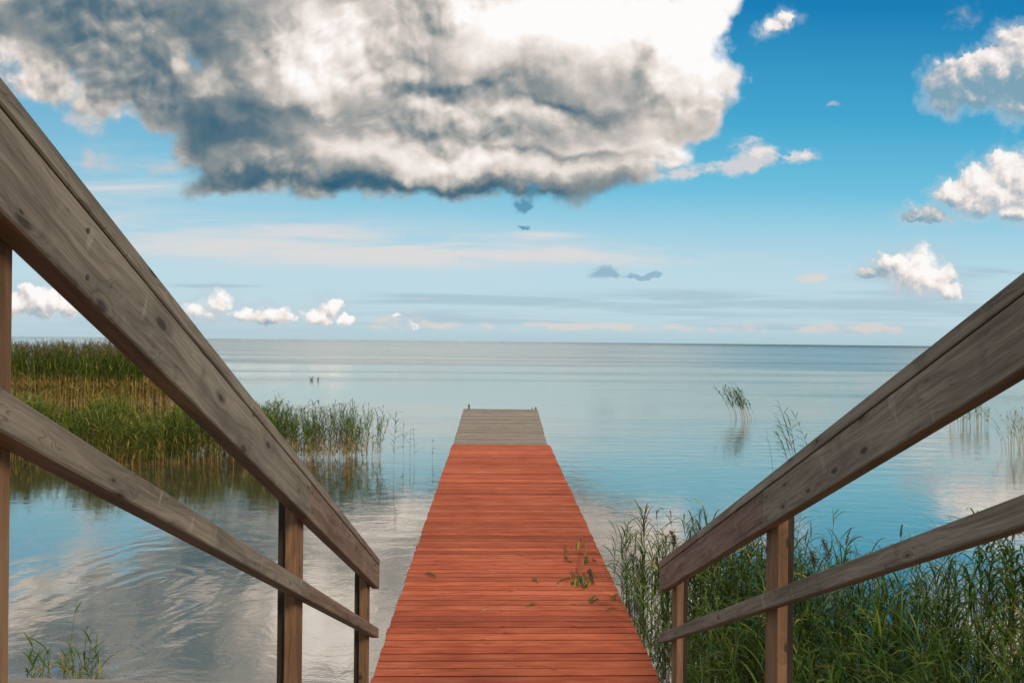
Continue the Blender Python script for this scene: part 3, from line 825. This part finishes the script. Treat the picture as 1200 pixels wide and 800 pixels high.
# the large bunch: bent stem, leaves and a fan of tangled blades
base = on_deck(683, 690)
root = empty('broken_reed', base)
tag(root, 'tangled bunch of torn green reed leaves lying on the right side of the deck', 'reed')
mb = MB(); P = lambda a, b, z=0.: on_deck(a, b) - base + Vector((0, 0, z))
mb.tube([P(684, 688, .02), P(681, 672, .05), P(686, 655, .07), P(687, 640, .04), P(688.5, 633, .01)], [.007, .007, .006, .005, .003], 6, col=(.34, .24, .09, 1))
mb.tube([P(664, 660, .01), P(666, 646, .05), P(663, 640, .02)], [.005, .004, .003], 6, col=(.22, .17, .06, 1))
mb.build('stem', [M_leaf], root)
mb = MB()
for a, b, w, c, l, cu in [((652, 685), (673, 677), .04, DG, .02, .02), ((671, 678), (685, 665), .03, OL, .05, .02), ((668, 684), (681, 674), .05, GR, .06, -.02), ((674, 688), (683, 676), .05, YL, .06, .02),
                          ((677, 689), (679, 672), .04, GR, .07, 0), ((684, 690), (688, 676), .05, GR, .08, .02), ((690, 688), (686, 672), .045, (.2, .2, .05), .08, .02), ((695, 685), (692, 668), .05, DG, .06, .0),
                          ((696, 686), (684, 672), .045, OL, .09, .02), ((669, 686), (676, 682), .05, DG, .03, .0), ((684, 691), (691, 683), .04, DG, .03, .0), ((692, 675), (691, 666), .06, DG, .07, .0),
                          ((686, 662), (689, 652), .055, GR, .06, .0), ((689, 660), (686, 651), .03, DG, .04, 0), ((666, 658), (671, 660), .05, DG, .05, 0), ((662, 652), (667, 659), .04, GR, .05, 0), ((661, 643), (665, 647), .035, GR, .04, 0),
                          ((676, 643), (680, 633), .045, (.5, .36, .03), .05, 0), ((677, 646), (679, 636), .05, YL, .05, 0), ((679, 636), (681, 632), .03, DG, .05, 0), ((694, 656), (699, 659), .04, DG, .03, 0), ((673, 645), (684, 652), .015, OL, .02, 0),
                          ((671, 690), (677, 680), .025, YL, .05, 0), ((680, 686), (673, 676), .02, ST, .06, 0), ((688, 690), (694, 680), .03, YL, .04, 0), ((687, 650), (687, 636), .012, (.5, .3, .1), .06, 0)]:
    blade(mb, P(*a), P(*b), w * .72, tuple(q * 1.15 for q in c), l * .22, cu * 1.6)
rs = random.Random(77)
for _ in range(26):
    a = (rs.gauss(681, 9), rs.gauss(679, 6)); ang = rs.uniform(0, 6.28); L = rs.uniform(4, 11)
    blade(mb, P(*a), P(a[0] + math.cos(ang) * L, a[1] + math.sin(ang) * L * .55), rs.uniform(.010, .024), lerp(DG, (.35, .30, .06), rs.random()), .012, rs.uniform(-.02, .02))
for _ in range(14):
    a = (rs.gauss(680, 14), rs.uniform(636, 668)); ang = rs.uniform(0, 6.28); L = rs.uniform(3, 8)
    blade(mb, P(*a), P(a[0] + math.cos(ang) * L, a[1] + math.sin(ang) * L * .5), rs.uniform(.008, .018), lerp(GR, (.42, .30, .06), rs.random()), .01, rs.uniform(-.02, .02))
mb.build('leaf_tangle', [M_leaf], root)

# ------------------------------------------------------------------ sail boat on the horizon
def boat():
    m, t, b, out = material('white_boat_paint'); b.inputs['Base Color'].default_value = (.8, .8, .78, 1)
    n = t.noise(t.new('ShaderNodeTexCoord').outputs['Object'], 1.2, 4); t.put(b.inputs['Base Color'], t.ramp(n, [(.3, (.72, .72, .7)), (.7, (.84, .84, .82))]))
    y = 1900.; x = ray(538.5, 398).x * y
    root = empty('sailing_boat', (x, y, 0)); tag(root, 'tiny white sailing boat on the horizon above the pier', 'boat')
    mb = MB(); st = [(-4.5, .9, 1.0), (-2, 1.5, 1.0), (1.5, 1.5, 1.05), (3.6, .8, 1.2), (5, .06, 1.4)]
    for (X, w, zt) in st:
        mb.v += [Vector((X, -w, zt)), Vector((X, -w * .6, -.3)), Vector((X, w * .6, -.3)), Vector((X, w, zt))]; mb.c += [(1, 1, 1, 1)] * 4
    for i in range(4):
        for k in range(4):
            a = i * 4 + k; b_ = i * 4 + (k + 1) % 4; mb.f.append([a, b_, b_ + 4, a + 4]); mb.m.append(0)
    mb.f.append([0, 1, 2, 3]); mb.m.append(0)
    mb.build('hull', [m], root)
    mb = MB(); mb.tube([(.6, 0, 1), (.6, 0, 9)], .09, 6); mb.build('mast', [M_post], root)
    mb = MB()
    for dy in (0, .03): mb.v += [Vector((.5, dy, 1.8)), Vector((-3.6, dy + .5, 1.9)), Vector((.5, dy, 8.8)), Vector((-1.5, dy + .35, 5.2))]; mb.c += [(1, 1, 1, 1)] * 4
    mb.f += [[0, 1, 3, 2], [4, 6, 7, 5]]; mb.m += [0, 0]
    mb.build('sail', [m], root)
boat()

# ------------------------------------------------------------------ sky with clouds
def build_world():
    w = bpy.data.worlds.new('World'); SC.world = w; w.use_nodes = True
    t = NT(w.node_tree); t.n.clear()
    out = t.new('ShaderNodeOutputWorld'); bg = t.new('ShaderNodeBackground'); bg.inputs[1].default_value = .1
    t.l.new(bg.outputs[0], out.inputs[0])
    dirv = t.new('ShaderNodeTexCoord').outputs['Generated']
    x, y, z = t.sep(dirv)
    sky = t.new('ShaderNodeTexSky', sky_type='NISHITA'); sky.sun_disc = False
    sky.sun_elevation = SUN_EL; sky.sun_rotation = SUN_ROT; sky.air_density = 1.; sky.dust_density = .6; sky.ozone_density = 2.
    yc = t.m('MAXIMUM', y, .22)
    u = t.m('DIVIDE', x, yc); v = t.m('DIVIDE', t.m('MAXIMUM', z, 0.), yc)
    p = t.xyz(u, v, 0.)
    def uv(px_, py): d = ray(px_, py); return (d.x, d.z)
    grad = t.ramp(v, [(0, (.43, .60, .68)), (.035, (.52, .69, .76)), (.10, (.50, .70, .79)), (.165, (.355, .64, .78)), (.225, (.16, .54, .74)), (.33, (.055, .40, .65)), (.50, (.004, .215, .48)), (1., (.004, .10, .27))])
    # horizontal lightening towards the left
    lf = t.step(u, .25, -.75)
    grad = t.mix(t.m('MULTIPLY', lf, .28), grad, (.52, .66, .72))
    c = t.mix(.06, t.v('SCALE', grad, scale=10.), sky.outputs[0])
    def K(q): return tuple(a * 10 for a in q)

    # warps
    nz = t.noise(p, 5.5, 6, .55, out='Color', dim='2D')
    wv = t.v('SCALE', t.v('SUBTRACT', nz, (.5, .5, .5)), scale=.16)
    pw = t.v('ADD', p, wv)
    nz2 = t.noise(p, 17., 5, .6, out='Color', dim='2D')
    pc = t.v('ADD', p, t.v('SCALE', t.v('SUBTRACT', nz2, (.5, .5, .5)), scale=.035))

    def local(P, cu, cv, rx, ry, ro):
        q = t.v('SUBTRACT', P, (cu, cv, 0.))
        if not ro or not ro[0]: return t.v('MULTIPLY', q, (1 / rx, 1 / ry, 0.))
        ca, sa = math.cos(R(ro[0])), math.sin(R(ro[0]))
        return t.xyz(t.v('DOT_PRODUCT', q, (ca / rx, sa / rx, 0.)), t.v('DOT_PRODUCT', q, (-sa / ry, ca / ry, 0.)), 0.)

    def field(P, blobs, smooth=.02):
        acc = None
        for (a, b_, rx, ry, *ro) in blobs:
            cu, cv = uv(a, b_); rx /= F; ry /= F
            q = local(P, cu, cv, rx, ry, ro)
            d = t.m('MULTIPLY', t.m('SUBTRACT', 1., t.v('LENGTH', q)), min(rx, ry) ** .7 * .5 ** .3)
            acc = d if acc is None else t.m('SMOOTH_MAX', acc, d, smooth)
        return acc
    def gauss(P, items, base):
        acc = base
        for (a, b_, rx, ry, amp, *ro) in items:
            cu, cv = uv(a, b_)
            q = local(P, cu, cv, rx / F, ry / F, ro)
            e = t.m('EXPONENT', t.m('MULTIPLY', t.v('DOT_PRODUCT', q, q), -1.))
            acc = t.m('MULTIPLY_ADD', e, amp, acc)
        return acc

    # ---- thin high layers (stretched along the horizon)
    st1 = t.noise(t.xyz(t.m('MULTIPLY', u, 2.2), t.m('MULTIPLY', v, 26.), 0.), 1., 6, .55, .5, dim='2D')
    g1 = gauss(p, [(330, 285, 300, 30, .95), (560, 296, 330, 16, .75), (120, 225, 160, 22, .6), (740, 305, 160, 12, .55), (150, 190, 130, 30, .35), (250, 262, 170, 9, .5), (640, 276, 60, 4, .6)], 0.)
    st1b = t.noise(t.xyz(t.m('MULTIPLY', u, 5.), t.m('MULTIPLY', v, 45.), 0.), 1., 6, .6, .4, dim='2D')
    a1 = t.m('MULTIPLY', t.step(t.m('MULTIPLY', g1, t.m('MULTIPLY_ADD', t.m('SUBTRACT', t.m('ADD', st1, st1b), 1.), 2.6, 1.)), .05, 1.75), .92)
    c = t.mix(a1, c, K((.72, .705, .70)))
    # blue-grey bars low over the lake
    st2 = t.noise(t.xyz(t.m('MULTIPLY', u, 3.5), t.m('MULTIPLY', v, 75.), 3.), 1., 5, .55, .6, dim='2D')
    g2 = gauss(p, [(560, 352, 220, 8, .7), (900, 360, 220, 20, .55), (640, 372, 400, 12, .35), (240, 334, 60, 4, .9), (1080, 345, 130, 40, .45), (830, 350, 120, 16, .25), (700, 380, 500, 9, .3), (150, 385, 260, 12, .45), (1150, 320, 60, 6, .6), (500, 348, 40, 2, .4)], 0.)
    a2 = t.m('MULTIPLY', t.step(t.m('MULTIPLY', g2, t.m('MULTIPLY_ADD', t.m('SUBTRACT', st2, .5), 4., 1.)), .15, 1.), .6)
    c = t.mix(a2, c, K((.36, .50, .585)))
    # soft pinkish heaps on the horizon
    st3 = t.noise(t.xyz(t.m('MULTIPLY', u, 22.), t.m('MULTIPLY', v, 60.), 9.), 1., 5, .6, dim='2D')
    g3 = gauss(p, [(560, 382, 330, 6, .42), (1000, 384, 90, 7, .6), (950, 327, 28, 7, .75), (470, 374, 30, 12, .5), (1030, 387, 30, 5, .4), (740, 384, 200, 5, .35), (500, 350, 50, 3, .3)], 0.)
    a3 = t.m('MULTIPLY', t.step(t.m('MULTIPLY', g3, t.m('MULTIPLY_ADD', t.m('SUBTRACT', st3, .5), 5., 1.)), .2, .9), .65)
    c = t.mix(a3, c, K((.78, .66, .61)))

    # ---- scattered cumulus
    def puff(P, scale, detail=3., rough=.55):
        n = t.new('ShaderNodeTexVoronoi', voronoi_dimensions='2D', feature='F1')
        t.put(n.inputs['Vector'], P); n.inputs['Scale'].default_value = scale
        n.inputs['Detail'].default_value = detail; n.inputs['Roughness'].default_value = rough
        n.inputs['Lacunarity'].default_value = 2.1
        return t.m('SUBTRACT', .5, n.outputs['Distance'])
    cum = [(15, 357, 36, 15), (48, 353, 32, 20), (78, 360, 26, 12), (34, 343, 18, 11), (62, 346, 16, 12),
           (250, 368, 60, 9), (228, 364, 30, 12), (252, 358, 24, 15), (263, 348, 15, 10), (287, 370, 34, 11), (325, 370, 26, 13), (300, 372, 50, 8),
           (376, 370, 22, 12), (389, 358, 17, 14), (402, 375, 16, 8), (462, 372, 7, 4), (457, 379, 6, 5), (481, 379, 11, 5), (485, 383, 9, 3),
           (1075, 322, 40, 24), (1062, 316, 36, 20), (1090, 332, 32, 20), (1160, 225, 50, 30), (1050, 309, 24, 15), (1078, 306, 32, 19), (1098, 322, 26, 20), (1112, 342, 20, 15), (1060, 326, 20, 10), (1018, 321, 22, 8), (1124, 347, 8, 6),
           (1118, 228, 26, 20), (1148, 212, 28, 24), (1182, 202, 34, 28), (1212, 215, 50, 38), (1150, 242, 48, 16), (1195, 250, 40, 16), (1075, 252, 26, 12), (1098, 258, 22, 10),
           (1113, 98, 34, 34), (1140, 86, 34, 28), (1175, 88, 50, 40), (1212, 82, 60, 58), (1200, 122, 44, 26), (1110, 120, 28, 16), (1186, 48, 26, 18), (1150, 115, 40, 18),
           (906, 30, 22, 8, 22), (920, 20, 11, 7),
           (15, 62, 40, 30), (45, 66, 24, 16), (30, 40, 30, 16), (10, 90, 44, 24), (-30, 60, 50, 60)]
    def disp(P0):
        big_ = t.noise(P0, 24., 5, .6, dim='2D')
        return t.m('ADD', t.m('MULTIPLY', t.m('SUBTRACT', big_, .5), .034), t.m('MULTIPLY', puff(P0, 44.), .026))
    pc2 = t.v('ADD', p, t.v('SCALE', t.v('SUBTRACT', nz2, (.5, .5, .5)), scale=.028))
    FB = t.m('ADD', field(pc2, cum, .012), t.m('ADD', disp(pc2), .004))
    off_ = (.006, .010, 0)
    pl_ = t.v('ADD', pc2, off_)
    FB2 = t.m('ADD', field(pl_, cum, .012), t.m('ADD', disp(pl_), .004))
    sh = t.m('SUBTRACT', FB, FB2)
    tone = gauss(p, [(1080, 316, 40, 22, .22), (1160, 215, 60, 24, .12), (260, 358, 60, 16, .14), (385, 362, 30, 14, .14), (40, 350, 50, 16, .12), (1150, 108, 130, 60, -.50), (1105, 118, 60, 24, -.1), (1070, 252, 42, 20, -.5), (1022, 322, 26, 12, -.5), (1170, 264, 80, 14, -.4), (30, 92, 60, 16, -.4), (1130, 66, 50, 9, .35),
                     (860, 192, 120, 22, -.34), (1100, 340, 12, 10, -.1), (30, 366, 60, 6, -.15), (280, 376, 70, 4, -.12)], .66)
    br = t.m('ADD', tone, t.m('MULTIPLY', sh, 11.))
    br = t.m('ADD', br, t.m('MULTIPLY', t.m('SUBTRACT', t.noise(pc2, 22., 4, .5, dim='2D'), .5), .55))
    cumcol = t.ramp(br, [(.0, (.20, .36, .46)), (.28, (.36, .45, .52)), (.52, (.62, .61, .61)), (.74, (.90, .81, .76)), (1., (1., .97, .94))])
    c = t.mix(t.m('MULTIPLY', t.step(t.m('ADD', FB, t.m('MULTIPLY', t.m('SUBTRACT', t.noise(p, 14., 5, .6, dim='2D'), .5), .05)), -.035, .010), .45), c, K((.50, .60, .67)))
    aB = t.step(FB, -.004, t.m('MULTIPLY_ADD', t.step(t.noise(p, 12., 2, .5, dim='2D'), .4, .65), .030, .008))
    c = t.mix(t.m('MULTIPLY', aB, .95), c, t.v('SCALE', cumcol, scale=10.))

    wn = t.noise(p, 22., 7, .62, dim='2D')
    wn2 = t.noise(t.v('MULTIPLY', pc, (1., 2.2, 1.)), 38., 5, .6, dim='2D')
    wmix = t.m('MULTIPLY_ADD', wn2, .6, t.m('MULTIPLY', wn, .9))      # mean .75
    def wisp(items, col, thr, a, c):
        g = gauss(pc, items, 0.)
        al = t.m('MULTIPLY', t.step(t.m('MULTIPLY', g, t.m('MULTIPLY_ADD', t.m('SUBTRACT', wmix, .75), 3.2, 1.)), thr, thr + .9), a)
        return t.mix(al, c, K(col))
    c = wisp([(98, 143, 26, 16, .9, -30), (108, 190, 44, 14, .9), (200, 195, 45, 14, .6), (60, 108, 70, 14, .8), (1130, 20, 60, 25, .35), (978, 123, 12, 4, .8)], (.60, .575, .585), .2, .75, c)

    # ---- the great cloud
    big = [(-10, 5, 120, 36), (110, 40, 130, 62), (190, 95, 112, 62, 0), (270, 128, 100, 74), (360, 120, 150, 100), (480, 120, 160, 104), (600, 120, 150, 104), (700, 110, 130, 108),
           (770, 60, 92, 92), (815, 45, 44, 50), (790, 130, 82, 60), (838, 150, 34, 24), (60, 100, 70, 20, 0), (330, 208, 100, 32), (262, 226, 44, 12), (300, 222, 60, 16), (400, 215, 90, 26), (500, 210, 130, 30), (600, 210, 110, 28), (690, 196, 92, 32), (770, 182, 60, 24),
           (300, 20, 200, 100), (500, 0, 200, 100), (660, 0, 200, 100)]
    nB = t.noise(p, 8., 8, .58, dim='2D')
    pB = t.v('ADD', p, t.v('SCALE', wv, scale=.6))
    def bigF(P0):
        return t.m('ADD', t.m('MULTIPLY', t.noise(P0, 8., 5, .52, dim='2D'), .10), t.m('MULTIPLY', puff(P0, 13., 3., .42), .085))
    dB = bigF(p)
    big += [(300, 196, 70, 34), (360, 205, 80, 30), (430, 200, 80, 36), (520, 200, 90, 36), (610, 200, 80, 34), (690, 190, 80, 34), (235, 170, 40, 30), (560, 205, 200, 26), (400, 60, 120, 80)]
    fA = field(pB, big, .03)
    FA = t.m('ADD', fA, t.m('MULTIPLY', t.m('SUBTRACT', dB, .040), t.m('MULTIPLY_ADD', t.step(v, .20, .27), .45, .40)))
    rel = t.m('SUBTRACT', dB, bigF(t.v('ADD', p, (.008, .014, 0))))
    pf = t.v('ADD', p, t.v('SCALE', wv, scale=.35))
    rel2 = t.m('SUBTRACT', puff(pf, 20., 2., .45), puff(t.v('ADD', pf, (.006, .012, 0)), 20., 2., .45))
    nC = t.noise(t.v('MULTIPLY', pB, (1., 2.0, 1)), 4.2, 8, .57, dim='2D')
    pt = t.v('ADD', p, t.v('SCALE', wv, scale=.8))
    tone = gauss(pt, [
        (690, 25, 120, 56, .62), (610, 15, 70, 50, .35), (825, 60, 50, 70, .40), (800, 20, 60, 40, .3), (450, 45, 60, 45, .18), (380, 92, 50, 26, .30), (335, 50, 55, 46, .26), (425, 180, 70, 20, .30, -12),
        (640, 198, 110, 9, .26), (560, 130, 90, 10, .14), (760, 150, 90, 16, .14), (690, 168, 90, 9, .16), (213, 72, 14, 9, .42, -30), (245, 92, 18, 9, .30), (385, 20, 40, 26, .26), (20, 70, 50, 40, .2), (800, 178, 50, 10, .15),
        (110, 40, 120, 60, -.17), (215, 125, 120, 46, -.24, -24), (260, 50, 70, 50, -.12), (300, 175, 110, 24, -.12), (310, 218, 110, 15, -.34), (430, 230, 60, 10, -.32), (540, 158, 90, 13, -.28), (560, 224, 120, 8, -.34), (660, 216, 70, 8, -.12), (470, 60, 50, 22, -.18), (650, 178, 210, 34, .15), (470, 192, 60, 18, .14), (490, 100, 60, 14, -.20),
        (580, 96, 70, 9, -.20), (645, 112, 40, 6, -.24), (500, 12, 44, 18, -.26), (700, 120, 90, 10, -.12), (757, 75, 12, 24, -.30), (350, 125, 50, 10, -.14), (690, 205, 60, 6, -.14), (620, 178, 120, 6, -.18), (60, 10, 120, 26, -.14)], .50)
    br = t.m('ADD', t.m('ADD', tone, t.m('ADD', t.m('MULTIPLY', rel, 2.4), t.m('MULTIPLY', t.m('MULTIPLY', rel2, .36), t.step(nC, .40, .56)))), t.m('MULTIPLY', t.m('SUBTRACT', nC, .5), .62))
    edge = t.step(FA, .06, 0.)
    br = t.m('ADD', br, t.m('MULTIPLY', t.m('MULTIPLY', edge, t.step(v, .22, .30)), .14))
    bigcol = t.ramp(br, [(.0, (.028, .115, .185)), (.20, (.105, .172, .218)), (.38, (.26, .29, .295)), (.55, (.50, .47, .44)), (.72, (.76, .69, .635)), (.90, (.95, .89, .85)), (1., (1., .985, .97))])
    aA = t.step(FA, -.012, .030)
    c = t.mix(t.m('MULTIPLY', aA, .985), c, t.v('SCALE', bigcol, scale=10.))
    c = wisp([(800, 206, 46, 9, .8, 6), (850, 196, 50, 9, .8, 7), (905, 185, 40, 10, .95, 4), (938, 182, 18, 9, .8), (868, 174, 20, 11, .6), (880, 165, 12, 7, .6)], (.66, .65, .66), .18, .92, c)
    c = wisp([(905, 181, 36, 6, .9, 4), (938, 179, 14, 6, .8), (872, 170, 14, 8, .5)], (.88, .81, .77), .3, .8, c)
    c = wisp([(608, 240, 14, 8, 1.5), (612, 265, 9, 3, 1.3), (625, 225, 12, 10, 1.)], (.09, .27, .40), .3, .85, c)
    c = wisp([(710, 320, 20, 9, 1.4), (745, 323, 30, 4, 1.4, 3), (770, 319, 8, 4, .9)], (.27, .45, .56), .3, .85, c)

    # generic broken cloud overhead and behind, so the light and steep reflections stay natural
    zc = t.m('ADD', t.m('MAXIMUM', z, 0.), .12)
    pd = t.xyz(t.m('DIVIDE', x, zc), t.m('DIVIDE', y, zc), 0.)
    nO = t.noise(pd, .9, 7, .58, dim='2D')
    beyond = t.m('MAXIMUM', t.step(v, .52, .72), t.step(y, .45, .2))
    aO = t.m('MULTIPLY', t.step(nO, .42, .60), beyond)
    nO2 = t.noise(pd, 2.1, 6, .6, dim='2D')
    c = t.mix(aO, c, t.v('SCALE', t.ramp(nO2, [(.3, (.35, .38, .42)), (.6, (.85, .80, .77))]), scale=10.))
    t.put(bg.inputs[0], c)
    w.cycles.sampling_method = 'MANUAL'; w.cycles.sample_map_resolution = 512

# ------------------------------------------------------------------ light
SUN_EL = R(38); SUN_AZ = R(140)       # azimuth measured clockwise from +Y: behind the camera, to the right
SUN_ROT = SUN_AZ
sd = bpy.data.lights.new('sun', 'SUN'); sd.energy = 2.4; sd.angle = R(14); sd.color = (1, .87, .70)
so = bpy.data.objects.new('sun', sd); COL.objects.link(so)
v_ = Vector((math.sin(SUN_AZ) * math.cos(SUN_EL), math.cos(SUN_AZ) * math.cos(SUN_EL), math.sin(SUN_EL)))
so.rotation_euler = v_.to_track_quat('Z', 'Y').to_euler(); so.location = (5, -5, 12)
build_world()

SC.view_settings.view_transform = 'Standard'; SC.view_settings.look = 'None'
SC.view_settings.exposure = 0.; SC.view_settings.gamma = 1.; SC.view_settings.use_curve_mapping = False
SC.render.engine = 'CYCLES'
SC.cycles.use_denoising = True
SC.cycles.use_adaptive_sampling = True; SC.cycles.adaptive_threshold = .02; SC.cycles.adaptive_min_samples = 12
SC.cycles.max_bounces = 6; SC.cycles.glossy_bounces = 3; SC.cycles.diffuse_bounces = 3; SC.cycles.transmission_bounces = 3
SC.cycles.sample_clamp_indirect = 6
